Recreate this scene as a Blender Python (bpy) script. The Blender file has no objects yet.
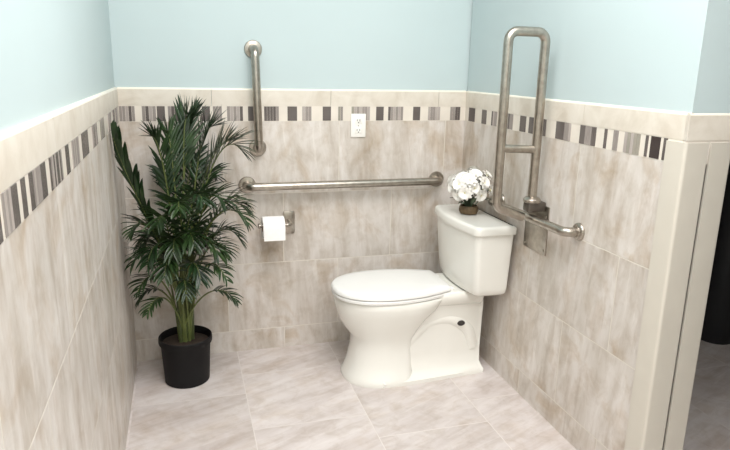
import bpy, bmesh, math, random
from mathutils import Vector, Matrix
random.seed(7)
C = bpy.context.scene.collection
PI = math.pi

# ------------------------------------------------------------------ helpers
def link(o):
    C.objects.link(o); return o

def thing(name, label, cat, loc=(0, 0, 0), group=None):
    o = link(bpy.data.objects.new(name, None))
    o.empty_display_size = 0.05
    o.location = loc
    o['label'] = label; o['category'] = cat
    if group: o['group'] = group
    return o

def obj(name, bm, mats, parent=None, smooth=True, label=None, cat=None, kind=None, group=None, loc=None, angle=40):
    """link a bmesh (world coordinates) as ONE mesh object"""
    base = Vector(loc) if loc is not None else Vector((0, 0, 0))
    if parent is not None:
        b = parent
        while b is not None:
            base = base + b.location; b = b.parent
    bmesh.ops.recalc_face_normals(bm, faces=bm.faces[:])
    for v in bm.verts: v.co -= base
    me = bpy.data.meshes.new(name)
    bm.to_mesh(me); bm.free()
    if not isinstance(mats, (list, tuple)): mats = [mats]
    for m in mats: me.materials.append(m)
    if smooth:
        for p in me.polygons: p.use_smooth = True
        me.set_sharp_from_angle(angle=math.radians(angle))
    o = link(bpy.data.objects.new(name, me))
    if parent is not None: o.parent = parent
    elif loc is not None: o.location = loc
    if label: o['label'] = label
    if cat: o['category'] = cat
    if kind: o['kind'] = kind
    if group: o['group'] = group
    return o

def box(bm, x0, x1, y0, y1, z0, z1, mat=0, bev=0, seg=2):
    n0 = len(bm.verts)
    P = [(x0, y0, z0), (x1, y0, z0), (x1, y1, z0), (x0, y1, z0), (x0, y0, z1), (x1, y0, z1), (x1, y1, z1), (x0, y1, z1)]
    v = [bm.verts.new(p) for p in P]
    fs = [bm.faces.new([v[i] for i in q]) for q in ((0, 3, 2, 1), (4, 5, 6, 7), (0, 1, 5, 4), (1, 2, 6, 5), (2, 3, 7, 6), (3, 0, 4, 7))]
    for f in fs: f.material_index = mat
    if bev:
        es = list({e for f in fs for e in f.edges})
        r = bmesh.ops.bevel(bm, geom=es, offset=bev, segments=seg, affect='EDGES', profile=.5)
        for f in r['faces']: f.material_index = mat
    return fs

def loft(bm, rings, cap0=True, cap1=True, mat=0, closed=True):
    R = [[bm.verts.new(p) for p in r] for r in rings]
    n = len(R[0])
    for a, b in zip(R, R[1:]):
        for i in range(n if closed else n - 1):
            j = (i + 1) % n
            f = bm.faces.new((a[i], a[j], b[j], b[i])); f.material_index = mat
    if cap0: bm.faces.new(R[0][::-1]).material_index = mat
    if cap1: bm.faces.new(R[-1]).material_index = mat
    return R

def smooth_path(pts, n=8):
    """Catmull-Rom through pts"""
    pts = [Vector(p) for p in pts]
    P = [2 * pts[0] - pts[1]] + pts + [2 * pts[-1] - pts[-2]]
    out = []
    for i in range(1, len(P) - 2):
        a, b, c, d = P[i - 1:i + 3]
        for k in range(n):
            t = k / n
            out.append(.5 * ((2 * b) + (c - a) * t + (2 * a - 5 * b + 4 * c - d) * t * t + (3 * b - a - 3 * c + d) * t ** 3))
    out.append(pts[-1]); return out

def fillet(pts, r, n=7):
    """polyline with rounded corners"""
    pts = [Vector(p) for p in pts]; out = [pts[0]]
    for a, b, c in zip(pts, pts[1:], pts[2:]):
        u = (a - b).normalized(); w = (c - b).normalized()
        ang = u.angle(w); d = r / math.tan(ang / 2)
        d = min(d, (a - b).length * .49, (c - b).length * .49)
        rr = d * math.tan(ang / 2)
        cen = b + (u + w).normalized() * (rr / math.sin(ang / 2))
        s = b + u * d - cen; e = b + w * d - cen
        for k in range(n + 1):
            out.append(cen + s.normalized().slerp(e.normalized(), k / n) * rr)
    out.append(pts[-1]); return out

def tube(bm, pts, r, seg=14, mat=0, cap=True):
    pts = [Vector(p) for p in pts]
    rr = r if isinstance(r, (list, tuple)) else [r] * len(pts)
    t = (pts[1] - pts[0]).normalized()
    a = Vector((0, 0, 1)) if abs(t.z) < .9 else Vector((1, 0, 0))
    n = t.cross(a).normalized()
    rings = []
    for i, p in enumerate(pts):
        t2 = (pts[min(i + 1, len(pts) - 1)] - pts[max(i - 1, 0)]).normalized()
        q = t.rotation_difference(t2); n = (q @ n); n = (n - t2 * n.dot(t2)).normalized(); t = t2
        b = t.cross(n)
        rings.append([p + (n * math.cos(2 * PI * k / seg) + b * math.sin(2 * PI * k / seg)) * rr[i] for k in range(seg)])
    loft(bm, rings, cap, cap, mat)

def lathe(bm, prof, cen=(0, 0, 0), axis='Z', seg=32, mat=0, cap0=True, cap1=True):
    """prof: (radius, height) list"""
    cx, cy, cz = cen; rings = []
    for r, h in prof:
        ring = []
        for k in range(seg):
            c, s = math.cos(2 * PI * k / seg) * r, math.sin(2 * PI * k / seg) * r
            ring.append({'Z': (cx + c, cy + s, cz + h), 'Y': (cx + c, cy + h, cz + s), 'X': (cx + h, cy + c, cz + s)}[axis])
        rings.append(ring)
    loft(bm, rings, cap0, cap1, mat)

# ------------------------------------------------------------------ materials
def srgb(r, g, b):
    f = lambda c: (c / 255 / 12.92) if c / 255 <= .04045 else ((c / 255 + .055) / 1.055) ** 2.4
    return (f(r), f(g), f(b), 1)

class NT:
    def __init__(s, name):
        s.m = bpy.data.materials.new(name); s.m.use_nodes = True
        s.t = s.m.node_tree; s.N = s.t.nodes; s.L = s.t.links
        s.b = s.N['Principled BSDF']
    def n(s, typ, **kw):
        x = s.N.new(typ)
        for k, v in kw.items(): setattr(x, k, v)
        return x
    def link(s, a, b): s.L.new(a, b)
    def val(s, inp, v):
        if hasattr(v, 'is_linked') or hasattr(v, 'links'): s.L.new(v, inp)
        else: inp.default_value = v
    def math(s, op, a, b=0.0, c=None):
        x = s.n('ShaderNodeMath', operation=op)
        s.val(x.inputs[0], a); s.val(x.inputs[1], b)
        if c is not None: s.val(x.inputs[2], c)
        return x.outputs[0]
    def mix(s, f, a, b, blend='MIX'):
        x = s.n('ShaderNodeMix', data_type='RGBA', blend_type=blend)
        s.val(x.inputs[0], f); s.val(x.inputs[6], a); s.val(x.inputs[7], b)
        return x.outputs[2]
    def ramp(s, f, stops):
        x = s.n('ShaderNodeValToRGB'); e = x.color_ramp.elements
        while len(e) < len(stops): e.new(.5)
        for el, (p, c) in zip(e, stops): el.position = p; el.color = c
        s.L.new(f, x.inputs[0]); return x.outputs[0]
    def noise(s, vec, scale, detail=4, rough=.55, dist=0.0):
        x = s.n('ShaderNodeTexNoise')
        s.L.new(vec, x.inputs['Vector']); x.inputs['Scale'].default_value = scale
        x.inputs['Detail'].default_value = detail; x.inputs['Roughness'].default_value = rough; x.inputs['Distortion'].default_value = dist
        return x.outputs['Fac']
    def comb(s, x, y, z=0.0):
        c = s.n('ShaderNodeCombineXYZ')
        for i, v in enumerate((x, y, z)): s.val(c.inputs[i], v)
        return c.outputs[0]
    def bump(s, h, strength=.2, dist=.002):
        x = s.n('ShaderNodeBump'); x.inputs['Strength'].default_value = strength; x.inputs['Distance'].default_value = dist
        s.L.new(h, x.inputs['Height']); s.L.new(x.outputs[0], s.b.inputs['Normal'])
    def xyz(s):
        g = s.n('ShaderNodeNewGeometry'); p = s.n('ShaderNodeSeparateXYZ'); s.L.new(g.outputs['Position'], p.inputs[0])
        return p.outputs

def plain(name, col, rough=.5, metal=0.0, spec=.5, coat=0.0, var=0.06, vscale=12):
    t = NT(name); tc = t.n('ShaderNodeTexCoord')
    f = t.noise(tc.outputs['Object'], vscale)
    dark = tuple(c * (1 - var) for c in col[:3]) + (1,); light = tuple(min(1, c * (1 + var)) for c in col[:3]) + (1,)
    t.link(t.ramp(f, [(.3, dark), (.7, light)]), t.b.inputs['Base Color'])
    t.b.inputs['Roughness'].default_value = rough; t.b.inputs['Metallic'].default_value = metal
    t.b.inputs['Specular IOR Level'].default_value = spec; t.b.inputs['Coat Weight'].default_value = coat
    return t.m

def tile_material(name, axis, w, h, u0, v0, off, cols, vein_dir, grout, rough=.35, gw=.0035, dark_tile=None):
    """stone-look porcelain tiles in running bond; u along, v across the rows"""
    t = NT(name); X = t.xyz()
    u, v = {'XZ': (X[0], X[2]), 'YZ': (X[1], X[2]), 'YX': (X[1], X[0])}[axis]
    vr = t.math('DIVIDE', t.math('SUBTRACT', v, v0), h)
    row = t.math('FLOOR', vr)
    odd = t.math('FLOORED_MODULO', row, 2.0)
    ur = t.math('ADD', t.math('DIVIDE', t.math('SUBTRACT', u, u0), w), t.math('MULTIPLY', odd, off))
    col = t.math('FLOOR', ur)
    fu = t.math('SUBTRACT', ur, col); fv = t.math('SUBTRACT', vr, row)
    du = t.math('MULTIPLY', t.math('MINIMUM', fu, t.math('SUBTRACT', 1.0, fu)), w)
    dv = t.math('MULTIPLY', t.math('MINIMUM', fv, t.math('SUBTRACT', 1.0, fv)), h)
    d = t.math('MINIMUM', du, dv)
    gr = t.math('LESS_THAN', d, gw / 2)
    if vein_dir != 'v': gr = t.math('MULTIPLY', gr, t.math('GREATER_THAN', X[0], -1.61))     # the tile row along the wall is cut
    wn = t.n('ShaderNodeTexWhiteNoise', noise_dimensions='2D')
    t.link(t.comb(col, row), wn.inputs['Vector']); rnd = wn.outputs['Value']
    ox = t.math('MULTIPLY', rnd, 17.3)
    # veins: noise squeezed along one direction (with a slight slant), different on every tile
    if vein_dir == 'v':
        a = t.math('MULTIPLY', t.math('ADD', u, t.math('MULTIPLY', v, .08)), 9.0); b = t.math('MULTIPLY', v, 2.6)
    else:
        a = t.math('MULTIPLY', t.math('ADD', u, t.math('MULTIPLY', v, -.42)), 9.0); b = t.math('MULTIPLY', t.math('ADD', v, t.math('MULTIPLY', u, .42)), 1.9)
    vec = t.comb(t.math('ADD', a, ox), b, ox)
    big = t.noise(vec, 1.0, 5, .6, .6)
    vec2 = t.comb(t.math('MULTIPLY', t.math('ADD', a, ox), 3.0), t.math('MULTIPLY', b, 1.4), t.math('ADD', ox, 3.1))
    fine = t.noise(vec2, 1.0, 4, .6, .4)
    cloud = t.noise(t.comb(t.math('ADD', u, ox), t.math('MULTIPLY', v, .7), ox), 7.0, 4, .6, .8)
    base = t.ramp(big, [(.26, cols[0]), (.45, cols[1]), (.60, cols[2]), (.78, cols[3])])
    fcol = t.ramp(fine, [(.32, (.70, .63, .56, 1)), (.5, (1, 1, 1, 1)), (.66, (1.0, 1.0, 1.0, 1))])
    base = t.mix(.42 if vein_dir == 'v' else .30, base, fcol, 'MULTIPLY')
    # rusty brown blotches
    bl = t.ramp(cloud, [(.50, (1, 1, 1, 1)), (.72, (.78, .68, .56, 1))])
    base = t.mix(.8 if vein_dir == 'v' else .45, base, bl, 'MULTIPLY')
    mott = t.noise(t.comb(t.math('ADD', u, ox), t.math('MULTIPLY', v, .8), t.math('ADD', ox, 5.0)), 15.0, 5, .65, .5)
    base = t.mix(.6, base, t.ramp(mott, [(.34, (.80, .76, .71, 1)), (.54, (1, 1, 1, 1))]), 'MULTIPLY')
    lin = t.ramp(fine, [(.60, (0, 0, 0, 1)), (.70, (1, 1, 1, 1))])
    base = t.mix(t.math('MULTIPLY', lin, .35), base, cols[4])
    tone = t.ramp(rnd, [(0, (.90, .895, .89, 1)), (1, (1.0, 1.0, 1.0, 1))])
    base = t.mix(1.0, base, tone, 'MULTIPLY')
    t.link(t.mix(gr, base, grout), t.b.inputs['Base Color'])
    t.val(t.b.inputs['Roughness'], t.math('ADD', rough, t.math('MULTIPLY', gr, .4)))
    hgt = t.math('MINIMUM', t.math('DIVIDE', d, gw), 1.0)
    t.bump(hgt, .35, .0015)
    t.b.inputs['Specular IOR Level'].default_value = .35
    return t.m

WT = [srgb(193, 184, 173), srgb(211, 204, 196), srgb(222, 216, 210), srgb(231, 226, 221), srgb(241, 237, 232)]
FT = [srgb(198, 188, 183), srgb(211, 203, 200), srgb(220, 213, 210), srgb(225, 219, 217), srgb(230, 225, 223)]
GROUT = srgb(219, 213, 202)
m_tile_x = tile_material('back wall stone tile', 'XZ', .55, .345, -.655, .110, .5, WT, 'v', GROUT)
m_tile_y = tile_material('side wall stone tile', 'YZ', .55, .345, -.99, .110, .5, WT, 'v', GROUT)
m_floor = tile_material('floor stone tile', 'YX', .465, .465, -.26, -1.17 - .465 * 10, .37, FT, 'd', srgb(218, 211, 206), .3, .004)

def painted():
    t = NT('pale aqua wall paint'); g = t.n('ShaderNodeNewGeometry')
    f = t.noise(g.outputs['Position'], 1.3, 2)
    t.link(t.ramp(f, [(.3, srgb(187, 202, 203)), (.7, srgb(191, 206, 207))]), t.b.inputs['Base Color'])
    t.bump(t.noise(g.outputs['Position'], 260, 3), .08, .001)
    t.b.inputs['Roughness'].default_value = .6; return t.m
m_paint = painted()

def cap_mat():
    t = NT('beige bullnose stone'); g = t.n('ShaderNodeNewGeometry'); 
    f = t.noise(g.outputs['Position'], 9, 5, .6, .5)
    t.link(t.ramp(f, [(.3, srgb(202, 192, 177)), (.5, srgb(215, 207, 194)), (.7, srgb(224, 217, 206))]), t.b.inputs['Base Color'])
    t.b.inputs['Roughness'].default_value = .35; return t.m
m_cap = cap_mat()
m_edge = plain('cream bullnose highlight', srgb(240, 233, 218), .3)  # paler colour stands for the highlight along the cap's top edge
m_ceiling = plain('white ceiling', srgb(238, 238, 234), .8, var=.02)
m_wallplain = plain('plain off white wall', srgb(214, 214, 206), .7, var=.02)
m_porcelain = plain('white glazed porcelain', srgb(236, 235, 228), .12, coat=.3, var=.01)
m_seat = plain('white toilet seat plastic', srgb(238, 238, 235), .22, var=.01)
m_guard = plain('cream vinyl', srgb(204, 198, 186), .4, var=.02)
m_plastic = plain('white plastic', srgb(240, 238, 232), .35, var=.01)
m_slot = plain('dark slot', srgb(60, 55, 52), .6)
m_paper = plain('white tissue paper', srgb(245, 243, 240), .9, var=.03, vscale=60)
m_card = plain('brown card tube', srgb(160, 130, 100), .9)
m_black = plain('black plastic', srgb(18, 17, 18), .6, spec=.25, var=.1)
m_bin = plain('charcoal black plastic', srgb(32, 34, 36), .5, var=.1)
m_soil = plain('dark potting soil', srgb(52, 40, 30), .95, var=.4, vscale=90)
m_cane = plain('green cane', srgb(70, 80, 46), .5, var=.25, vscale=25)
m_petal = plain('white petal', srgb(250, 248, 242), .6, var=.02, vscale=40)
m_eye = plain('cream flower eye', srgb(226, 222, 178), .7)
m_fleaf = plain('grey green leaf', srgb(70, 84, 62), .5, var=.2)
m_fpot = plain('woven brown bowl', srgb(98, 80, 56), .7, var=.35, vscale=70)

def steel():
    t = NT('brushed stainless steel'); tc = t.n('ShaderNodeTexCoord')
    f = t.noise(tc.outputs['Object'], 40, 3)
    t.link(t.ramp(f, [(.3, srgb(160, 152, 142)), (.7, srgb(184, 177, 167))]), t.b.inputs['Base Color'])
    t.b.inputs['Metallic'].default_value = 1.0; t.b.inputs['Roughness'].default_value = .3; return t.m
m_steel = steel()
m_darksteel = plain('dark hinge steel', srgb(104, 98, 92), .4, metal=.9)  # darker steel tone for the hinge block

def leafmat():
    t = NT('palm leaf'); tc = t.n('ShaderNodeTexCoord'); oi = t.n('ShaderNodeObjectInfo')
    f = t.noise(tc.outputs['Object'], 14, 3)
    a = t.ramp(f, [(.3, srgb(18, 35, 17)), (.55, srgb(31, 56, 27)), (.8, srgb(54, 80, 39))])
    b = t.ramp(f, [(.3, srgb(28, 45, 22)), (.55, srgb(48, 70, 34)), (.8, srgb(76, 97, 52))])
    t.link(t.mix(oi.outputs['Random'], a, b), t.b.inputs['Base Color'])
    t.b.inputs['Roughness'].default_value = .38; return t.m
m_leaf = leafmat()
m_rachis = plain('palm leaf stalk', srgb(96, 106, 58), .5, var=.2)
m_lightglass = plain('lamp cover', srgb(245, 245, 240), .5)

# mosaic colours
m_mos = {
 'l': plain('pale mosaic glass', srgb(226, 218, 206), .25, var=.05),
 'm': plain('taupe mosaic glass', srgb(150, 142, 137), .25, var=.1),
 'n': plain('light taupe mosaic glass', srgb(174, 165, 159), .25, var=.1),
 'd': plain('dark brown mosaic glass', srgb(100, 93, 90), .2, var=.1),
 'g': plain('grey mosaic glass', srgb(154, 149, 138), .25, var=.1),
 'k': plain('near black mosaic glass', srgb(62, 54, 52), .2, var=.1)}
MK = list('lmndgk'); MM = [m_mos[k] for k in MK]

# ------------------------------------------------------------------ the room
W = 1.643; H = 1.290; ST = 1.2114; SB = 1.1415; D = 1.486; T = .156     # width, cap top, strip, wall end, wall thickness
CEIL = 2.8; FRONT = -4.2; FAR = 2.3; PT = .010

def struct(name, bm, mats, label, cat, **k):
    return obj(name, bm, mats, None, kind='structure', label=label, cat=cat, **k)

bm = bmesh.new(); box(bm, -W - .12, FAR + .1, FRONT - .1, .12, -.08, 0)
struct('floor', bm, m_floor, 'pale pinkish beige stone tile floor', 'floor', smooth=False)
bm = bmesh.new(); box(bm, -W - .12, FAR + .1, FRONT - .1, .12, CEIL, CEIL + .08)
struct('ceiling', bm, m_ceiling, 'white ceiling above the room', 'ceiling', smooth=False)

bm = bmesh.new()
box(bm, -W - .11, FAR, PT, .11, 0, CEIL, 0)
box(bm, -W, -.0, 0, PT + .001, 0, SB, 1)
box(bm, T, FAR, 0, PT + .001, 0, SB, 1)
struct('wall_back', bm, [m_paint, m_tile_x], 'back wall, stone tile below and pale aqua paint above', 'wall', smooth=False)
bm = bmesh.new()
box(bm, -W - .11, -W - PT, FRONT, .11, 0, CEIL, 0)
box(bm, -W - PT - .001, -W, FRONT, 0, 0, SB, 1)
struct('wall_left', bm, [m_paint, m_tile_y], 'left wall, stone tile below and pale aqua paint above', 'wall', smooth=False)
bm = bmesh.new()
for y0, y1 in ((-D, 0), (FRONT, -2.45)):  # nearer stretch is unseen, added to darken the room beyond
    box(bm, PT * .6, T - PT * .6, y0 + .002, y1, 0, CEIL, 0)
    box(bm, 0, T, y0, y1, 0, SB, 1)
    box(bm, 0, T, y0, y0 + .01, 0, ST, 1)
box(bm, PT * .6, T - PT * .6, -2.45, -D, 2.1, CEIL, 0)
struct('wall_right', bm, [m_paint, m_tile_y], 'right wall that stops short at an open passage', 'wall', smooth=False)
bm = bmesh.new(); box(bm, -W - .1, FAR + .1, FRONT - .1, FRONT, 0, CEIL)
struct('wall_front', bm, m_wallplain, 'plain wall behind the viewer', 'wall', smooth=False)
bm = bmesh.new(); box(bm, FAR, FAR + .1, FRONT, .11, 0, CEIL)
struct('wall_far', bm, m_wallplain, 'plain wall of the dim room beyond the passage', 'wall', smooth=False)

# bullnose cap courses: profile (depth, height), extruded along a run
def cap_run(bm, p0, p1, nrm, joints):
    """p0,p1 ends at tile face level; nrm points into the room"""
    p0 = Vector(p0); p1 = Vector(p1); nrm = Vector(nrm)
    prof = [(-.012, ST), (.001, ST)]
    prof += [(.001, H - .008)]
    for k in range(1, 6):
        a = k / 5 * PI / 2; prof.append((.001 - .008 + .008 * math.cos(a), H - .008 + .008 * math.sin(a)))
    prof += [(-.012, H)]
    run = p1 - p0; L = run.length; cuts = [0] + [j for j in joints if 0 < j < L] + [L]
    for a, b in zip(cuts, cuts[1:]):
        rings = []
        for s in (a + .0008, b - .0008):
            q = p0 + run.normalized() * s
            rings.append([q + nrm * d + Vector((0, 0, z)) for d, z in prof])
        n0 = len(bm.faces)
        loft(bm, rings)
        bm.faces.ensure_lookup_table()
        for f in bm.faces[n0:]:
            zc = sum((v.co.z for v in f.verts)) / len(f.verts)
            f.material_index = 1 if zc > H - .0075 else 0
bm = bmesh.new(); cap_run(bm, (-W, 0, 0), (0, 0, 0), (0, -1, 0), [.395, .945, 1.495])
struct('trim_1', bm, [m_cap, m_edge], 'beige bullnose tile course capping the back wall', 'trim')
bm = bmesh.new(); cap_run(bm, (-W, 0, 0), (-W, FRONT, 0), (1, 0, 0), [.4, .95, 1.5, 2.05])
struct('trim_2', bm, [m_cap, m_edge], 'beige bullnose tile course capping the left wall', 'trim')
bm = bmesh.new(); cap_run(bm, (0, 0, 0), (0, -D + .0007, 0), (-1, 0, 0), [.44, .99]); cap_run(bm, (-.0018, -D, 0), (T, -D, 0), (0, -1, 0), [])
struct('trim_3', bm, [m_cap, m_edge], 'beige bullnose tile course capping the right wall and its end', 'trim')

# mosaic strips
BACK = [(-1.646, -1.577, 'm'), (-1.548, -1.489, 'm'), (-1.485, -1.451, 'd'), (-1.439, -1.368, 'm'), (-1.344, -1.305, 'g'), (-1.292, -1.257, 'd'), (-1.244, -1.204, 'm'), (-1.182, -1.11, 'm'), (-1.087, -1.056, 'd'), (-1.014, -0.945, 'm'), (-0.905, -0.86, 'd'), (-0.836, -0.791, 'm'), (-0.737, -0.697, 'd'), (-0.662, -0.638, 'g'), (-0.596, -0.503, 'g'), (-0.472, -0.434, 'd'), (-0.411, -0.333, 'm'), (-0.281, -0.244, 'd'), (-0.202, -0.137, 'm'), (-0.083, -0.028, 'm')]
RIGHT = [(-0.113, -0.045, 'd'), (-0.237, -0.189, 'd'), (-0.342, -0.288, 'm'), (-0.489, -0.444, 'm'), (-0.598, -0.549, 'd'), (-0.662, -0.623, 'd'), (-0.752, -0.708, 'd'), (-0.863, -0.823, 'd'), (-0.922, -0.863, 'm'), (-1.008, -0.978, 'd'), (-1.072, -1.008, 'm'), (-1.132, -1.116, 'm'), (-1.19, -1.164, 'm'), (-1.296, -1.22, 'g'), (-1.332, -1.319, 'm'), (-1.384, -1.343, 'k'), (-1.413, -1.397, 'd')]
LEFT = [(-2.8, -2.7, 'm'), (-2.65, -2.6, 'd'), (-2.5, -2.4, 'm'), (-2.3, -2.25, 'd'), (-2.115, -2.036, 'm'), (-2.017, -1.975, 'd'), (-1.958, -1.891, 'm'), (-1.891, -1.865, 'd'), (-1.837, -1.808, 'm'), (-1.777, -1.683, 'm'), (-1.683, -1.635, 'd'), (-1.593, -1.453, 'm'), (-1.399, -1.356, 'd'), (-1.311, -1.194, 'm'), (-1.139, -1.018, 'd'), (-0.928, -0.802, 'm'), (-0.719, -0.598, 'g'), (-0.462, -0.35, 'm'), (-.26, -.2, 'd'), (-.16, -.08, 'm')]
def mosaic(segs, a0, a1, put):
    """put(bm, s0, s1, depth0, depth1, z0, z1, mat)"""
    rnd = random.Random(3)
    bm = bmesh.new(); put(bm, a0, a1, -.012, .0, SB, ST, 0)
    z0, z1 = SB + .002, ST - .002
    for s0, s1, k in segs:
        s0, s1 = max(min(s0, s1), a0 + .001), min(max(s0, s1), a1 - .001)
        if k in 'mg':
            n = max(1, round((s1 - s0) / .014)); w = (s1 - s0) / n
            for i in range(n):
                kk = rnd.choice('mmnd' if k == 'm' else 'ggnm')
                put(bm, s0 + i * w + .0006, s0 + (i + 1) * w - .0006, -.001, .0015, z0, z1, MK.index(kk))
        else:
            put(bm, s0, s1, -.001, .0015, z0, z1, MK.index(k))
    return bm
bm = mosaic(BACK, -W, 0, lambda b, s0, s1, d0, d1, z0, z1, m: box(b, s0, s1, -d1, -d0, z0, z1, m))
struct('trim_4', bm, MM, 'striped mosaic band on the back wall', 'trim', smooth=False)
bm = mosaic(LEFT, FRONT, 0, lambda b, s0, s1, d0, d1, z0, z1, m: box(b, -W + d0, -W + d1, s0, s1, z0, z1, m))
struct('trim_5', bm, MM, 'striped mosaic band on the left wall', 'trim', smooth=False)
bm = mosaic(RIGHT, -D + .012, 0, lambda b, s0, s1, d0, d1, z0, z1, m: box(b, -d1, -d0, s0, s1, z0, z1, m))
struct('trim_6', bm, MM, 'striped mosaic band on the right wall', 'trim', smooth=False)

# corner guards on the two outer corners of the wall end
def guard(name, sx, xc, label):
    """xc: x of the outer corner; sx: +1 wraps from -x side, -1 from +x side"""
    leg1, leg2, th, r = .071, .0735, .007, .010
    prof = []
    o = Vector((xc - sx * th, -D - th))
    prof.append((xc, -D + leg1)); prof.append((o.x, -D + leg1))
    for k in range(7):
        a = k / 6 * PI / 2
        prof.append((o.x + sx * (r - r * math.cos(a)), o.y + r - r * math.sin(a)))
    prof.append((xc + sx * leg2, -D - th)); prof.append((xc + sx * leg2, -D)); prof.append((xc, -D))
    bm = bmesh.new()
    loft(bm, [[(x, y, z) for x, y in prof] for z in (.0, 1.205)])
    return obj(name, bm, m_guard, label=label, cat='corner guard', loc=(xc, -D, 0))
guard('corner_guard', 1, -.0005, 'cream vinyl corner guard on the wall end, beside the striped tile band')
guard('corner_guard', -1, T + .0005, 'cream vinyl corner guard on the wall end, beside the dark opening')

# ------------------------------------------------------------------ toilet
CY = -.368; ZS = .965; TY = CY - .018
def half_outline(pts, n=6):
    """pts: (x, halfwidth) front->back; returns closed ring around CY"""
    p = smooth_path([(x, y, 0) for x, y in pts], n)
    a = [(q.x, q.y) for q in p]
    return a
def ring(half, z, ox=0, grow=0.0, yc=None):
    """closed ring from a half outline, optionally grown outward"""
    out = []; yc = CY if yc is None else yc
    pts = [Vector((x, y)) for x, y in half]
    N = len(pts); g = []
    for i, q in enumerate(pts):
        a = pts[max(i - 1, 0)]; b = pts[min(i + 1, N - 1)]
        tan = (b - a)
        if i == 0: nn = Vector((-1, 0))
        elif i == N - 1: nn = Vector((1, 0))
        else: nn = Vector((-tan.y, tan.x)).normalized()
        g.append(q + nn * grow)
    for q in g: out.append((q.x + ox, yc + max(q.y, 0), z))
    for q in g[-2:0:-1]: out.append((q.x + ox, yc - max(q.y, 0), z))
    return out
def superhalf(f, b, c, w, nf, nb, N=26):
    """front x, back x, centre x, half width, exponents -> half outline front->back"""
    out = []
    for k in range(N + 1):
        t = PI * (1 - k / N)
        co, s = math.cos(t), math.sin(t)
        n = nf if co < 0 else nb
        L = (c - f) if co < 0 else (b - c)
        x = c + L * math.copysign(abs(co) ** (2 / n), co); y = w * abs(s) ** (2 / n)
        out.append((x, y))
    return out

toilet = thing('toilet', 'white porcelain toilet with closed lid standing against the right wall', 'toilet', (-.40, CY, 0))
bm = bmesh.new()
# pedestal and bowl
S = [(0, -.738, -.43, -.54, .168, 2.3, 4), (.018, -.738, -.43, -.54, .168, 2.3, 4), (.030, -.728, -.43, -.54, .158, 2.3, 5),
     (.09, -.712, -.435, -.53, .134, 2.4, 6), (.16, -.698, -.44, -.53, .130, 2.4, 6), (.215, -.700, -.43, -.53, .134, 2.3, 5),
     (.262, -.735, -.40, -.53, .152, 2.2, 4), (.305, -.758, -.36, -.53, .163, 2.1, 3.4), (.345, -.768, -.31, -.53, .178, 2.1, 3),
     (.38, -.776, -.28, -.53, .186, 2.1, 2.8), (.405, -.776, -.26, -.53, .187, 2.1, 2.8), (.414, -.770, -.265, -.53, .181, 2.1, 2.8)]
loft(bm, [ring(superhalf(f, b, c, w, nf, nb), z * ZS, .018) for z, f, b, c, w, nf, nb in S])
# rear body with the trapway inside, narrower, and its foot flange
S = [(0, -.06, .166), (.018, -.06, .166), (.03, -.065, .150), (.05, -.07, .126), (.12, -.07, .118), (.22, -.068, .118), (.29, -.068, .122), (.35, -.070, .130), (.385, -.075, .136), (.42, -.08, .134)]
loft(bm, [ring(half_outline([(-.58, 0), (-.575, w * .93), (-.55, w), (-.44, w), (-.30, w * .94), (-.16, w * .86), (b - .02, w * .80), (b, w * .74), (b + .004, 0)], 4), z * ZS) for z, b, w in S])
# deck under the tank
S = [(.355, .112), (.375, .134), (.405, .142), (.425, .140), (.433, .134)]
loft(bm, [ring(half_outline([(-.48, 0), (-.47, w * .9), (-.36, w), (-.22, w), (-.12, w * .96), (-.085, w * .9), (-.08, 0)], 5), z * ZS) for z, w in S])
# trapway bulge on both flanks
for sy in (-1, 1):
    pts = smooth_path([(-.50, CY + sy * .074, .10), (-.43, CY + sy * .076, .19), (-.35, CY + sy * .076, .262), (-.24, CY + sy * .074, .275), (-.15, CY + sy * .070, .22), (-.11, CY + sy * .064, .12)], 6)
    tube(bm, pts, [.045] * 12 + [.042] * 19, 18)
obj('bowl', bm, m_porcelain, toilet, angle=50)
for sy in (-1, 1):
    bm = bmesh.new(); lathe(bm, [(.0125, -.012 * sy), (.0125, .0035 * sy), (.009, .004 * sy), (.007, .001 * sy)], (-.185, CY + sy * .114, .255), 'Y', 20)
    for v in bm.verts: v.co.x = -.185 + (v.co.x + .185) * 1.5
    obj('bolt_hole', bm, m_slot, toilet, label='dark oval bolt hole')
EGG = [(-.788, 0), (-.779, .062), (-.742, .122), (-.68, .166), (-.60, .188), (-.51, .192), (-.42, .181), (-.35, .160), (-.295, .138), (-.268, .124), (-.262, .08), (-.262, 0)]
egg = [(x + .018, y * .985) for x, y in half_outline(EGG, 5)]
bm = bmesh.new()
hole = [ring(egg, z, grow=g) for z, g in ((.401, -.006), (.404, -.001), (.414, 0), (.4185, -.004))]
loft(bm, hole)
obj('seat', bm, m_seat, toilet)
bm = bmesh.new()
loft(bm, [ring(egg, z, grow=g) for z, g in ((.4205, -.004), (.424, .001), (.433, .001), (.440, -.004), (.443, -.010))] +
     [[(-.52 + (x + .52) * k, CY + (y - CY) * k, z) for x, y, _ in ring(egg, 0, grow=-.010)] for k, z in ((.85, .4455), (.6, .447), (.25, .448))])
obj('lid', bm, m_seat, toilet)
for sy in (-1, 1):
    bm = bmesh.new(); box(bm, -.262, -.225, CY + sy * .085 - .022, CY + sy * .085 + .022, .392, .430, 0, .008, 3)
    obj('lid_hinge', bm, m_seat, toilet)
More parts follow.
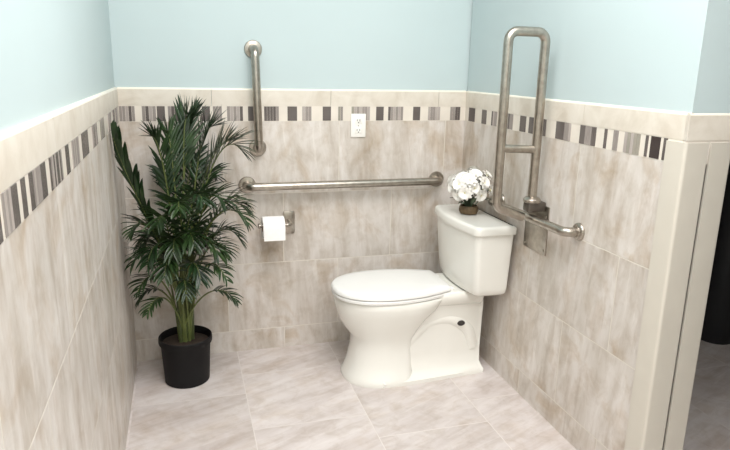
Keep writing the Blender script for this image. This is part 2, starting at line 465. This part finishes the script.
def tank_half(w, f, bow, b=-.028, r=.028):
    """flat back at b, flat sides, softly bowed front; small corner radius"""
    pts = []
    for k in range(9):
        y = (w - r) * k / 8
        pts.append((f - bow * (1 - (y / (w - r)) ** 2), y))
    for k in range(1, 7):
        a = k / 6 * PI / 2
        pts.append((f + r - r * math.cos(a), w - r + r * math.sin(a)))
    for k in range(1, 5):
        pts.append((f + r + (b - .012 - f - r) * k / 4, w))
    for k in range(1, 5):
        a = k / 4 * PI / 2
        pts.append((b - .012 + .012 * math.sin(a), w - .012 + .012 * math.cos(a)))
    pts.append((b, 0)); return pts
bm = bmesh.new()
S = [(.418, .194, -.176, .018, -.040), (.428, .204, -.186, .020, -.032), (.45, .209, -.190, .021, -.030), (.56, .220, -.199, .022, -.03), (.705, .232, -.207, .023, -.028)]
loft(bm, [ring(tank_half(w, f, bow, b), z, .006, 0, TY) for z, w, f, bow, b in S])
obj('tank', bm, m_porcelain, toilet, angle=50)
bm = bmesh.new()
L0 = tank_half(.243, -.217, .024, -.022, .032)
loft(bm, [ring(L0, z, .006, g, TY) for z, g in ((.706, -.006), (.708, -.001), (.712, 0), (.733, 0), (.740, -.003), (.744, -.010), (.745, -.02))])
obj('tank_lid', bm, m_porcelain, toilet, angle=50)

# ------------------------------------------------------------------ flowers on the tank lid
FX, FY, FZ = -.125, -.364, .7455
fl = thing('flower_arrangement', 'round bunch of white flowers in a small brown bowl on the toilet tank lid', 'flowers', (FX, FY, FZ))
bm = bmesh.new()
lathe(bm, [(.030, 0), (.040, .004), (.045, .018), (.043, .034), (.039, .040), (.035, .040), (.034, .030)], (FX, FY, FZ), 'Z', 28)
obj('bowl', bm, m_fpot, fl)
rnd = random.Random(11)
FC = Vector((FX, FY, FZ + .124))
dirs = []
for k in range(26):
    zz = 1 - 1.45 * (k + .5) / 26; a = k * 2.39996
    s = math.sqrt(max(0, 1 - zz * zz)); dirs.append(Vector((s * math.cos(a), s * math.sin(a), zz)))
for d in dirs:
    R = .056 + rnd.random() * .026
    if rnd.random() < .25: R += .014
    c = FC + Vector((d.x * R, d.y * R, d.z * R * .85))
    q = Vector((0, 0, 1)).rotation_difference(d).to_matrix()
    pet = bmesh.new(); np_ = 9; rr = .030 + rnd.random() * .010
    for layer in range(2):
        for i in range(np_):
            a = 2 * PI * (i + .5 * layer) / np_ + rnd.random() * .15
            ca, sa = math.cos(a), math.sin(a); w = rr * .30
            prof = [(.10, .35, 0), (.45, 1.0, .16), (.75, .8, .22), (1.0, .12, .16)]
            r_ = rr * (1 - .22 * layer); lift = .004 + .006 * layer
            A, B = [], []
            for s_, ww, hh in prof:
                z_ = lift + hh * rr * (1 + .8 * layer)
                A.append(c + q @ Vector((ca * r_ * s_ - sa * w * ww, sa * r_ * s_ + ca * w * ww, z_)))
                B.append(c + q @ Vector((ca * r_ * s_ + sa * w * ww, sa * r_ * s_ - ca * w * ww, z_)))
            va = [pet.verts.new(x) for x in A]; vb = [pet.verts.new(x) for x in B]
            for i2 in range(3): pet.faces.new((va[i2], va[i2 + 1], vb[i2 + 1], vb[i2]))
    eye0 = len(pet.faces)
    rg = []
    for r_, h in ((.001, -.004), (.006, 0), (.006, .006), (.003, .010)):
        rg.append([c + q @ Vector((r_ * math.cos(2 * PI * k / 8), r_ * math.sin(2 * PI * k / 8), h + .004)) for k in range(8)])
    loft(pet, rg, mat=1)
    obj('bloom', pet, [m_petal, m_eye], fl, angle=60)
    st = bmesh.new(); tube(st, smooth_path([(FX + d.x * .012, FY + d.y * .012, FZ + .030), (FX + d.x * .03, FY + d.y * .03, FZ + .07), tuple(c)], 3), .0016, 6)
    obj('stem', st, m_fleaf, fl)
for k in range(12):
    a = k * 2.39996 + .4; lf = bmesh.new()
    r0, r1 = .03, .078 + .012 * (k % 3); z0, z1 = FZ + .045, FZ + .062 + .03 * ((k * 5) % 4) / 3
    dr = Vector((math.cos(a), math.sin(a), 0)); sd = Vector((-dr.y, dr.x, 0)); prev = None
    for s_ in range(6):
        t_ = s_ / 5; p = Vector((FX, FY, 0)) + dr * (r0 + (r1 - r0) * t_) + Vector((0, 0, z0 + (z1 - z0) * t_ + .012 * math.sin(PI * t_)))
        w = .011 * math.sin(PI * min(1, t_ * .93 + .06))
        cur = [lf.verts.new(p - sd * w), lf.verts.new(p + Vector((0, 0, -.002))), lf.verts.new(p + sd * w)]
        if prev:
            for j in (0, 1): lf.faces.new((prev[j], prev[j + 1], cur[j + 1], cur[j]))
        prev = cur
    obj('leaf', lf, m_fleaf, fl)

# ------------------------------------------------------------------ grab bars
def flange(name_parent, cen, axis, sgn, r=.040):
    bm = bmesh.new()
    lathe(bm, [(r, 0), (r, sgn * .006), (r - .003, sgn * .010), (.022, sgn * .012), (.0205, sgn * .018)], cen, axis, 36)
    return obj('flange', bm, m_steel, name_parent)
BR = .019
t = thing('grab_bar', 'horizontal brushed steel grab bar along the back wall above the toilet paper', 'grab bar', (-.62, 0, .845))
bm = bmesh.new(); tube(bm, fillet([(-1.10, -.004, .845), (-1.10, -.062, .845), (-.142, -.062, .845), (-.142, -.004, .845)], .04), BR, 18)
obj('bar', bm, m_steel, t)
for x in (-1.10, -.142): flange(t, (x, 0, .845), 'Y', -1)
t = thing('grab_bar', 'vertical brushed steel grab bar on the back wall crossing the striped band', 'grab bar', (-1.05, 0, 1.243))
bm = bmesh.new(); tube(bm, fillet([(-1.047, -.004, 1.02), (-1.047, -.062, 1.02), (-1.057, -.062, 1.463), (-1.057, .008, 1.463)], .04), BR, 18)
obj('bar', bm, m_steel, t)
flange(t, (-1.047, 0, 1.02), 'Y', -1); flange(t, (-1.057, PT, 1.463), 'Y', -1)
t = thing('grab_bar', 'short brushed steel grab bar low on the right wall, ending beside the folding rail', 'grab bar', (0, -.76, .815))
bm = bmesh.new(); tube(bm, fillet([(-.004, -.44, .818), (-.060, -.44, .818), (-.060, -1.035, .826), (-.004, -1.035, .826)], .04), BR * .92, 18)
obj('bar', bm, m_steel, t)
for y, z in ((-.44, .818), (-1.035, .826)): flange(t, (0, y, z), 'X', -1, .033)

# fold-down rail, raised
RY = -.795
t = thing('folding_grab_rail', 'tall brushed steel loop rail folded upright against the right wall', 'grab rail', (0, RY, .67))
bm = bmesh.new()
tube(bm, fillet([(-.062, RY, .895), (-.062, RY, 1.535), (-.216, RY, 1.535), (-.216, RY, .874), (-.098, RY, .829)], .036), .0180, 18)
obj('rail_loop', bm, m_steel, t)
bm = bmesh.new(); tube(bm, [(-.210, RY, 1.105), (-.068, RY, 1.097)], .0155, 16); obj('cross_bar', bm, m_steel, t)
bm = bmesh.new(); box(bm, -.006, 0, -.835, -.665, .672, .872, 0, .0025, 2); obj('wall_plate', bm, m_steel, t)
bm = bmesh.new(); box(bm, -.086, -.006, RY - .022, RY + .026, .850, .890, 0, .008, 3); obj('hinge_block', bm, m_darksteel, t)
bm = bmesh.new(); lathe(bm, [(.026, -.004), (.034, .0), (.035, .010), (.028, .018), (.0185, .022)], (-.062, RY, .890), 'Z', 28); obj('collar', bm, m_steel, t)
for y in (-.82, -.68):
    for z in (.69, .83):
        bm = bmesh.new(); lathe(bm, [(.006, 0), (.006, -.002), (.003, -.0035)], (-.0058, y, z), 'X', 14); obj('screw', bm, m_steel, t)

# ------------------------------------------------------------------ outlet
t = thing('wall_outlet', 'small white duplex power outlet on the back wall under the striped band', 'power outlet', (-.563, 0, 1.12))
bm = bmesh.new(); box(bm, -.599, -.525, -.0075, -.0016, 1.064, 1.176, 0, .002, 2); obj('cover_plate', bm, m_plastic, t)
for z in (1.143, 1.097):
    bm = bmesh.new(); box(bm, -.578, -.546, -.0095, -.0070, z - .015, z + .015, 0, .002, 2)
    r = obj('receptacle', bm, m_plastic, t)
    bm = bmesh.new()
    for x in (-.569, -.556): box(bm, x - .0014, x + .0014, -.0100, -.0090, z - .003, z + .007)
    box(bm, -.565, -.560, -.0100, -.0090, z - .011, z - .006)
    obj('socket_slots', bm, m_slot, r, smooth=False)
bm = bmesh.new(); lathe(bm, [(.003, 0), (.003, -.001), (.0015, -.0015)], (-.562, -.0074, 1.12), 'Y', 12); obj('screw', bm, m_steel, t)

# ------------------------------------------------------------------ toilet paper
RX0, RX1, RYC, RZC, RR = -1.045, -.942, -.088, .6555, .052
t = thing('toilet_paper_holder', 'steel toilet paper holder on the back wall to the right of the paper roll', 'paper holder', (-.905, 0, .655))
bm = bmesh.new(); box(bm, -.932, -.876, -.012, 0, .600, .711, 0, .005, 2); obj('back_plate', bm, m_steel, t)
bm = bmesh.new(); tube(bm, fillet([(-.905, -.010, .664), (-.905, RYC, .664), (RX0 - .012, RYC, .664)], .02), .008, 14); obj('arm', bm, m_steel, t)
bm = bmesh.new(); lathe(bm, [(.011, -.004), (.013, 0), (.013, .006), (.009, .009)], (RX0 - .014, RYC, .664), 'X', 18); obj('end_knob', bm, m_steel, t)
r = thing('toilet_paper_roll', 'white toilet paper roll on the steel holder beside the palm', 'toilet paper', (-.99, RYC, RZC))
bm = bmesh.new(); lathe(bm, [(.0205, .003), (RR - .003, 0), (RR, .003), (RR, RX1 - RX0 - .003), (RR - .003, RX1 - RX0), (.0205, RX1 - RX0 - .003)], (RX0, RYC, RZC), 'X', 40, cap0=False, cap1=False)
obj('paper', bm, m_paper, r)
bm = bmesh.new(); lathe(bm, [(.0200, .002), (.0200, RX1 - RX0 - .002), (.0175, RX1 - RX0 - .002), (.0175, .002), (.0200, .002)], (RX0, RYC, RZC), 'X', 24, cap0=False, cap1=False)
obj('card_tube', bm, m_card, r)
bm = bmesh.new(); prev = None
for k in range(12):
    if k < 6:
        a = PI / 2 + k / 5 * PI / 2; y, z = RYC + math.cos(a) * (RR + .001), RZC + math.sin(a) * (RR + .001)
    else:
        y = RYC - RR - .001 - .001 * (k - 5); z = RZC - (k - 5) * .0085
    cur = [bm.verts.new((x, y, z)) for x in (RX0 + .002, RX1 - .002)]
    if prev: bm.faces.new((prev[0], prev[1], cur[1], cur[0]))
    prev = cur
obj('loose_sheet', bm, m_paper, r)

# ------------------------------------------------------------------ potted palm
PX, PY = -1.413, -.232
palm = thing('potted_palm', 'tall bushy green palm in a black nursery pot in the corner', 'potted plant', (PX, PY, 0))
bm = bmesh.new()
lathe(bm, [(.094, 0), (.098, .003), (.108, .178), (.110, .184), (.115, .185), (.117, .192), (.116, .212), (.113, .215), (.109, .213), (.107, .178), (.105, .15)], (PX, PY, 0), 'Z', 40)
obj('pot', bm, m_black, palm)
bm = bmesh.new(); lathe(bm, [(.102, .155), (.105, .182), (.08, .188), (.03, .192), (.004, .193)], (PX, PY, 0), 'Z', 30); obj('soil', bm, m_soil, palm)
XMIN, YMAX = -W + .008, -.010
def clampw(p):
    return Vector((max(p.x, XMIN), min(p.y, YMAX), max(p.z, .03)))
rnd = random.Random(21)
def frond(base, tip, crown, ctrl, L=.20, n=24, droop=.5, t0=.42, w=.0075, spread=1.0):
    """arching palm frond: stalk curve base->crown->tip with two rows of folded leaflets"""
    P0, P3 = Vector(base), Vector(tip); P1, P2 = Vector(crown), Vector(ctrl)
    def B(t):
        return P0 * (1 - t) ** 3 + P1 * 3 * t * (1 - t) ** 2 + P2 * 3 * t * t * (1 - t) + P3 * t ** 3
    bm = bmesh.new()
    K = 22
    tube(bm, [clampw(B(k / K)) for k in range(K + 1)], [.0048 * (1 - .8 * k / K) + .0008 for k in range(K + 1)], 6, 1)
    for i in range(n):
        s = i / (n - 1); t = t0 + (1 - t0) * s
        p = B(t); tan = (B(min(1, t + .01)) - B(t - .01)).normalized()
        side = tan.cross(Vector((0, 0, 1)))
        if side.length < .2: side = tan.cross(Vector((.3, 1, 0)))
        side.normalize(); up = side.cross(tan).normalized()
        ln = L * (.55 + .9 * s - 1.05 * s * s + .12 * math.sin(PI * s)) * (.85 + .3 * rnd.random())
        for sg in (-1, 1):
            fa = math.radians(36 + 22 * (1 - s) + rnd.uniform(-9, 9)) * spread
            d = (tan * math.cos(fa) + side * sg * math.sin(fa) + up * rnd.uniform(.05, .35)).normalized()
            q = p.copy(); prev = None; NS = 6; dd = d.copy()
            for k in range(NS + 1):
                f = k / NS
                ww = w * (math.sin(PI * (.12 + .86 * f)) ** .8) * (1 if k < NS else .1)
                sd = dd.cross(up).normalized()
                nn = sd.cross(dd).normalized()
                cur = [bm.verts.new(clampw(q - sd * ww)), bm.verts.new(clampw(q - nn * ww * .45)), bm.verts.new(clampw(q + sd * ww))]
                if prev:
                    for j in (0, 1):
                        bm.faces.new((prev[j], prev[j + 1], cur[j + 1], cur[j])).material_index = 0
                prev = cur
                q = q + dd * (ln / NS)
                dd = (dd + Vector((0, 0, -1)) * droop * (.10 + .24 * f)).normalized()
    bmesh.ops.remove_doubles(bm, verts=bm.verts[:], dist=1e-6)
    return obj('frond', bm, [m_leaf, m_rachis], palm, angle=80)

# (tip, leaflet length, droop, how upright the stalk is, leaf start)
TIPS = [
 ((-1.632, -.45, 1.135), .15, .5, .90, .50, .3),
 ((-1.500, -.30, 1.110), .13, .30, .9, .52, .55),
 ((-1.440, -.24, 1.120), .14, .3, .9, .52, .55),
 ((-1.360, -.22, 1.180), .15, .2, .9, .58, .5),
 ((-1.325, -.20, 1.180), .15, .2, .9, .58, .5),
 ((-1.255, -.20, 1.140), .17, .25, .9, .55, .6),
 ((-1.185, -.22, 1.080), .18, .35, .92, .52, .62),
 ((-1.150, -.30, 1.050), .18, .5, .95, .50, .65),
 ((-1.145, -.30, .800), .16, .8, 1.05, .52, .8),
 ((-1.150, -.40, .770), .15, .8, 1.1, .52, .8),
 ((-1.160, -.28, .650), .13, .8, 1.2, .52, .9),
 ((-1.240, -.42, .860), .16, .7, 1.0, .50, .8),
 ((-1.320, -.48, .880), .16, .7, .98, .50, .8),
 ((-1.410, -.48, .850), .16, .7, .98, .50, .8),
 ((-1.490, -.44, .790), .15, .7, 1.0, .50, .8),
 ((-1.590, -.38, .740), .13, .8, 1.05, .52, .8),
 ((-1.605, -.36, .600), .12, .9, 1.15, .54, .9),
 ((-1.360, -.42, .690), .15, .8, 1.1, .52, .8),
 ((-1.440, -.42, .660), .14, .8, 1.15, .52, .8),
 ((-1.270, -.40, .640), .14, .8, 1.15, .52, .8),
 ((-1.330, -.06, 1.000), .15, .5, .9, .5, .8),
 ((-1.250, -.06, .900), .15, .6, .95, .5, .8),
 ((-1.470, -.05, .900), .13, .6, .95, .5, .8),
 ((-1.540, -.40, .620), .14, .9, 1.2, .50, .9),
 ((-1.480, -.42, .560), .13, .9, 1.25, .54, .9),
 ((-1.340, -.42, .540), .13, .9, 1.25, .54, .9),
 ((-1.230, -.34, .600), .13, .9, 1.2, .54, .9),
 ((-1.560, -.28, .640), .13, .9, 1.2, .52, .9),
 ((-1.400, -.40, .470), .11, .9, 1.3, .60, .9),
 ((-1.580, -.12, .620), .13, .9, 1.2, .52, .9),  # this and the next two: extra rear fronds added to shade the wall
 ((-1.530, -.09, .500), .12, .9, 1.25, .56, .9),
 ((-1.300, -.09, .620), .13, .9, 1.2, .54, .9),
 ((-1.590, -.30, .420), .10, .9, 1.3, .60, .9),
 ((-1.195, -.34, .400), .10, .7, 1.35, .66, 1),
 ((-1.235, -.40, .520), .10, .8, 1.3, .64, 1),
 ((-1.590, -.36, .480), .10, .8, 1.3, .64, 1),
 ((-1.555, -.40, .400), .08, .8, 1.35, .68, 1),
 ((-1.610, -.20, .560), .10, .8, 1.25, .62, 1),
]
for i, (tip, L, dr, upf, t0, spr) in enumerate(TIPS):
    a = i * 2.39996; r = .012 + .026 * rnd.random()
    base = Vector((PX + .7 * r * math.cos(a), PY + .7 * r * math.sin(a), .186))
    tip = Vector(tip); dxy = Vector((tip.x - PX, tip.y - PY, 0))
    hgt = tip.z - .186
    crown = base + dxy * .12 + Vector((0, 0, hgt * .62 * upf))
    ctrl = Vector((PX, PY, .186)) + dxy * (.55 if upf < .95 else .62) + Vector((0, 0, hgt * (1.0 if upf < .95 else 1.16) * (upf if upf > 1 else 1)))
    if i == 0: crown, ctrl = Vector((-1.44, -.26, .62)), Vector((-1.60, -.36, .90))
    frond(base, tip, crown, ctrl, L, (30 if i == 0 else 17) if L > .12 else 11, dr, t0, .0105 if i == 0 else .0058 if L > .12 else .0050, spr)
for k in range(6):
    a = k * 2.39996 + .6; r = .010 + .004 * k
    x, y = PX + r * math.cos(a), PY + r * math.sin(a)
    bm = bmesh.new(); tube(bm, smooth_path([(x, y, .17), (x + .006 * math.cos(a), y + .006 * math.sin(a), .36), (x + .022 * math.cos(a), y + .022 * math.sin(a), .56 + .02 * (k % 3))], 4), [.0085] * 4 + [.007] * 4 + [.004], 8)
    obj('cane', bm, m_cane, palm)

# ------------------------------------------------------------------ dark bin in the room beyond
bx, by = 1.60, -.33
t = thing('waste_bin', 'black bin in the dim room beyond the wall end', 'bin', (bx, by, 0))
def rrect(hx, hy, r, z):
    out = []
    for cx_, cy_, a0 in ((hx - r, hy - r, 0), (-hx + r, hy - r, PI / 2), (-hx + r, -hy + r, PI), (hx - r, -hy + r, 1.5 * PI)):
        for k in range(7):
            a = a0 + k / 6 * PI / 2; out.append((bx + cx_ + r * math.cos(a), by + cy_ + r * math.sin(a), z))
    return out
bm = bmesh.new(); loft(bm, [rrect(.34, .20, .09, 0), rrect(.35, .21, .09, .02), rrect(.40, .25, .09, .92)]); obj('body', bm, m_bin, t)
bm = bmesh.new(); loft(bm, [rrect(.42, .27, .09, .922), rrect(.42, .27, .09, .95), rrect(.36, .21, .08, 1.0), rrect(.2, .1, .05, 1.01)]); obj('lid', bm, m_bin, t)

# ------------------------------------------------------------------ light
def area(name, loc, sx, sy, watts, col=(1, .958, .95)):
    l = bpy.data.lights.new(name, 'AREA'); l.shape = 'RECTANGLE'; l.size = sx; l.size_y = sy; l.energy = watts; l.color = col
    o = link(bpy.data.objects.new(name, l)); o.location = loc; return o
area('ceiling_area_light', (-.80, -1.75, CEIL - .03), 1.2, 1.2, 47)
area('ceiling_area_light', (-.85, -3.35, CEIL - .03), 1.2, .6, 38)  # added fill from the viewer's side; no such lamp is seen
w = bpy.data.worlds.new('World'); bpy.context.scene.world = w; w.use_nodes = True
w.node_tree.nodes['Background'].inputs[0].default_value = (.6, .62, .62, 1); w.node_tree.nodes['Background'].inputs[1].default_value = .1

# ------------------------------------------------------------------ camera
cx, cy, cz, yaw, pi_, ro, f = -1.38729, -2.96277, 1.4, .285895, -.247367, .0208116, 629.9
c, s = math.cos, math.sin
fw = Vector((s(yaw) * c(pi_), c(yaw) * c(pi_), s(pi_))); r0 = Vector((c(yaw), -s(yaw), 0)); u0 = r0.cross(fw)
r = r0 * c(ro) + u0 * s(ro); u = -r0 * s(ro) + u0 * c(ro)
cam = bpy.data.cameras.new('camera'); cam.sensor_width = 36; cam.sensor_fit = 'HORIZONTAL'; cam.lens = 36 * f / 730; cam.clip_start = .02
co = link(bpy.data.objects.new('camera', cam))
M = Matrix.Identity(4)
for i in range(3): M[i][0], M[i][1], M[i][2] = r[i], u[i], -fw[i]
M.translation = (cx, cy, cz); co.matrix_world = M
sc = bpy.context.scene; sc.camera = co
sc.view_settings.view_transform = 'Standard'; sc.view_settings.look = 'None'; sc.view_settings.gamma = 1
sc.view_settings.exposure = 0.2
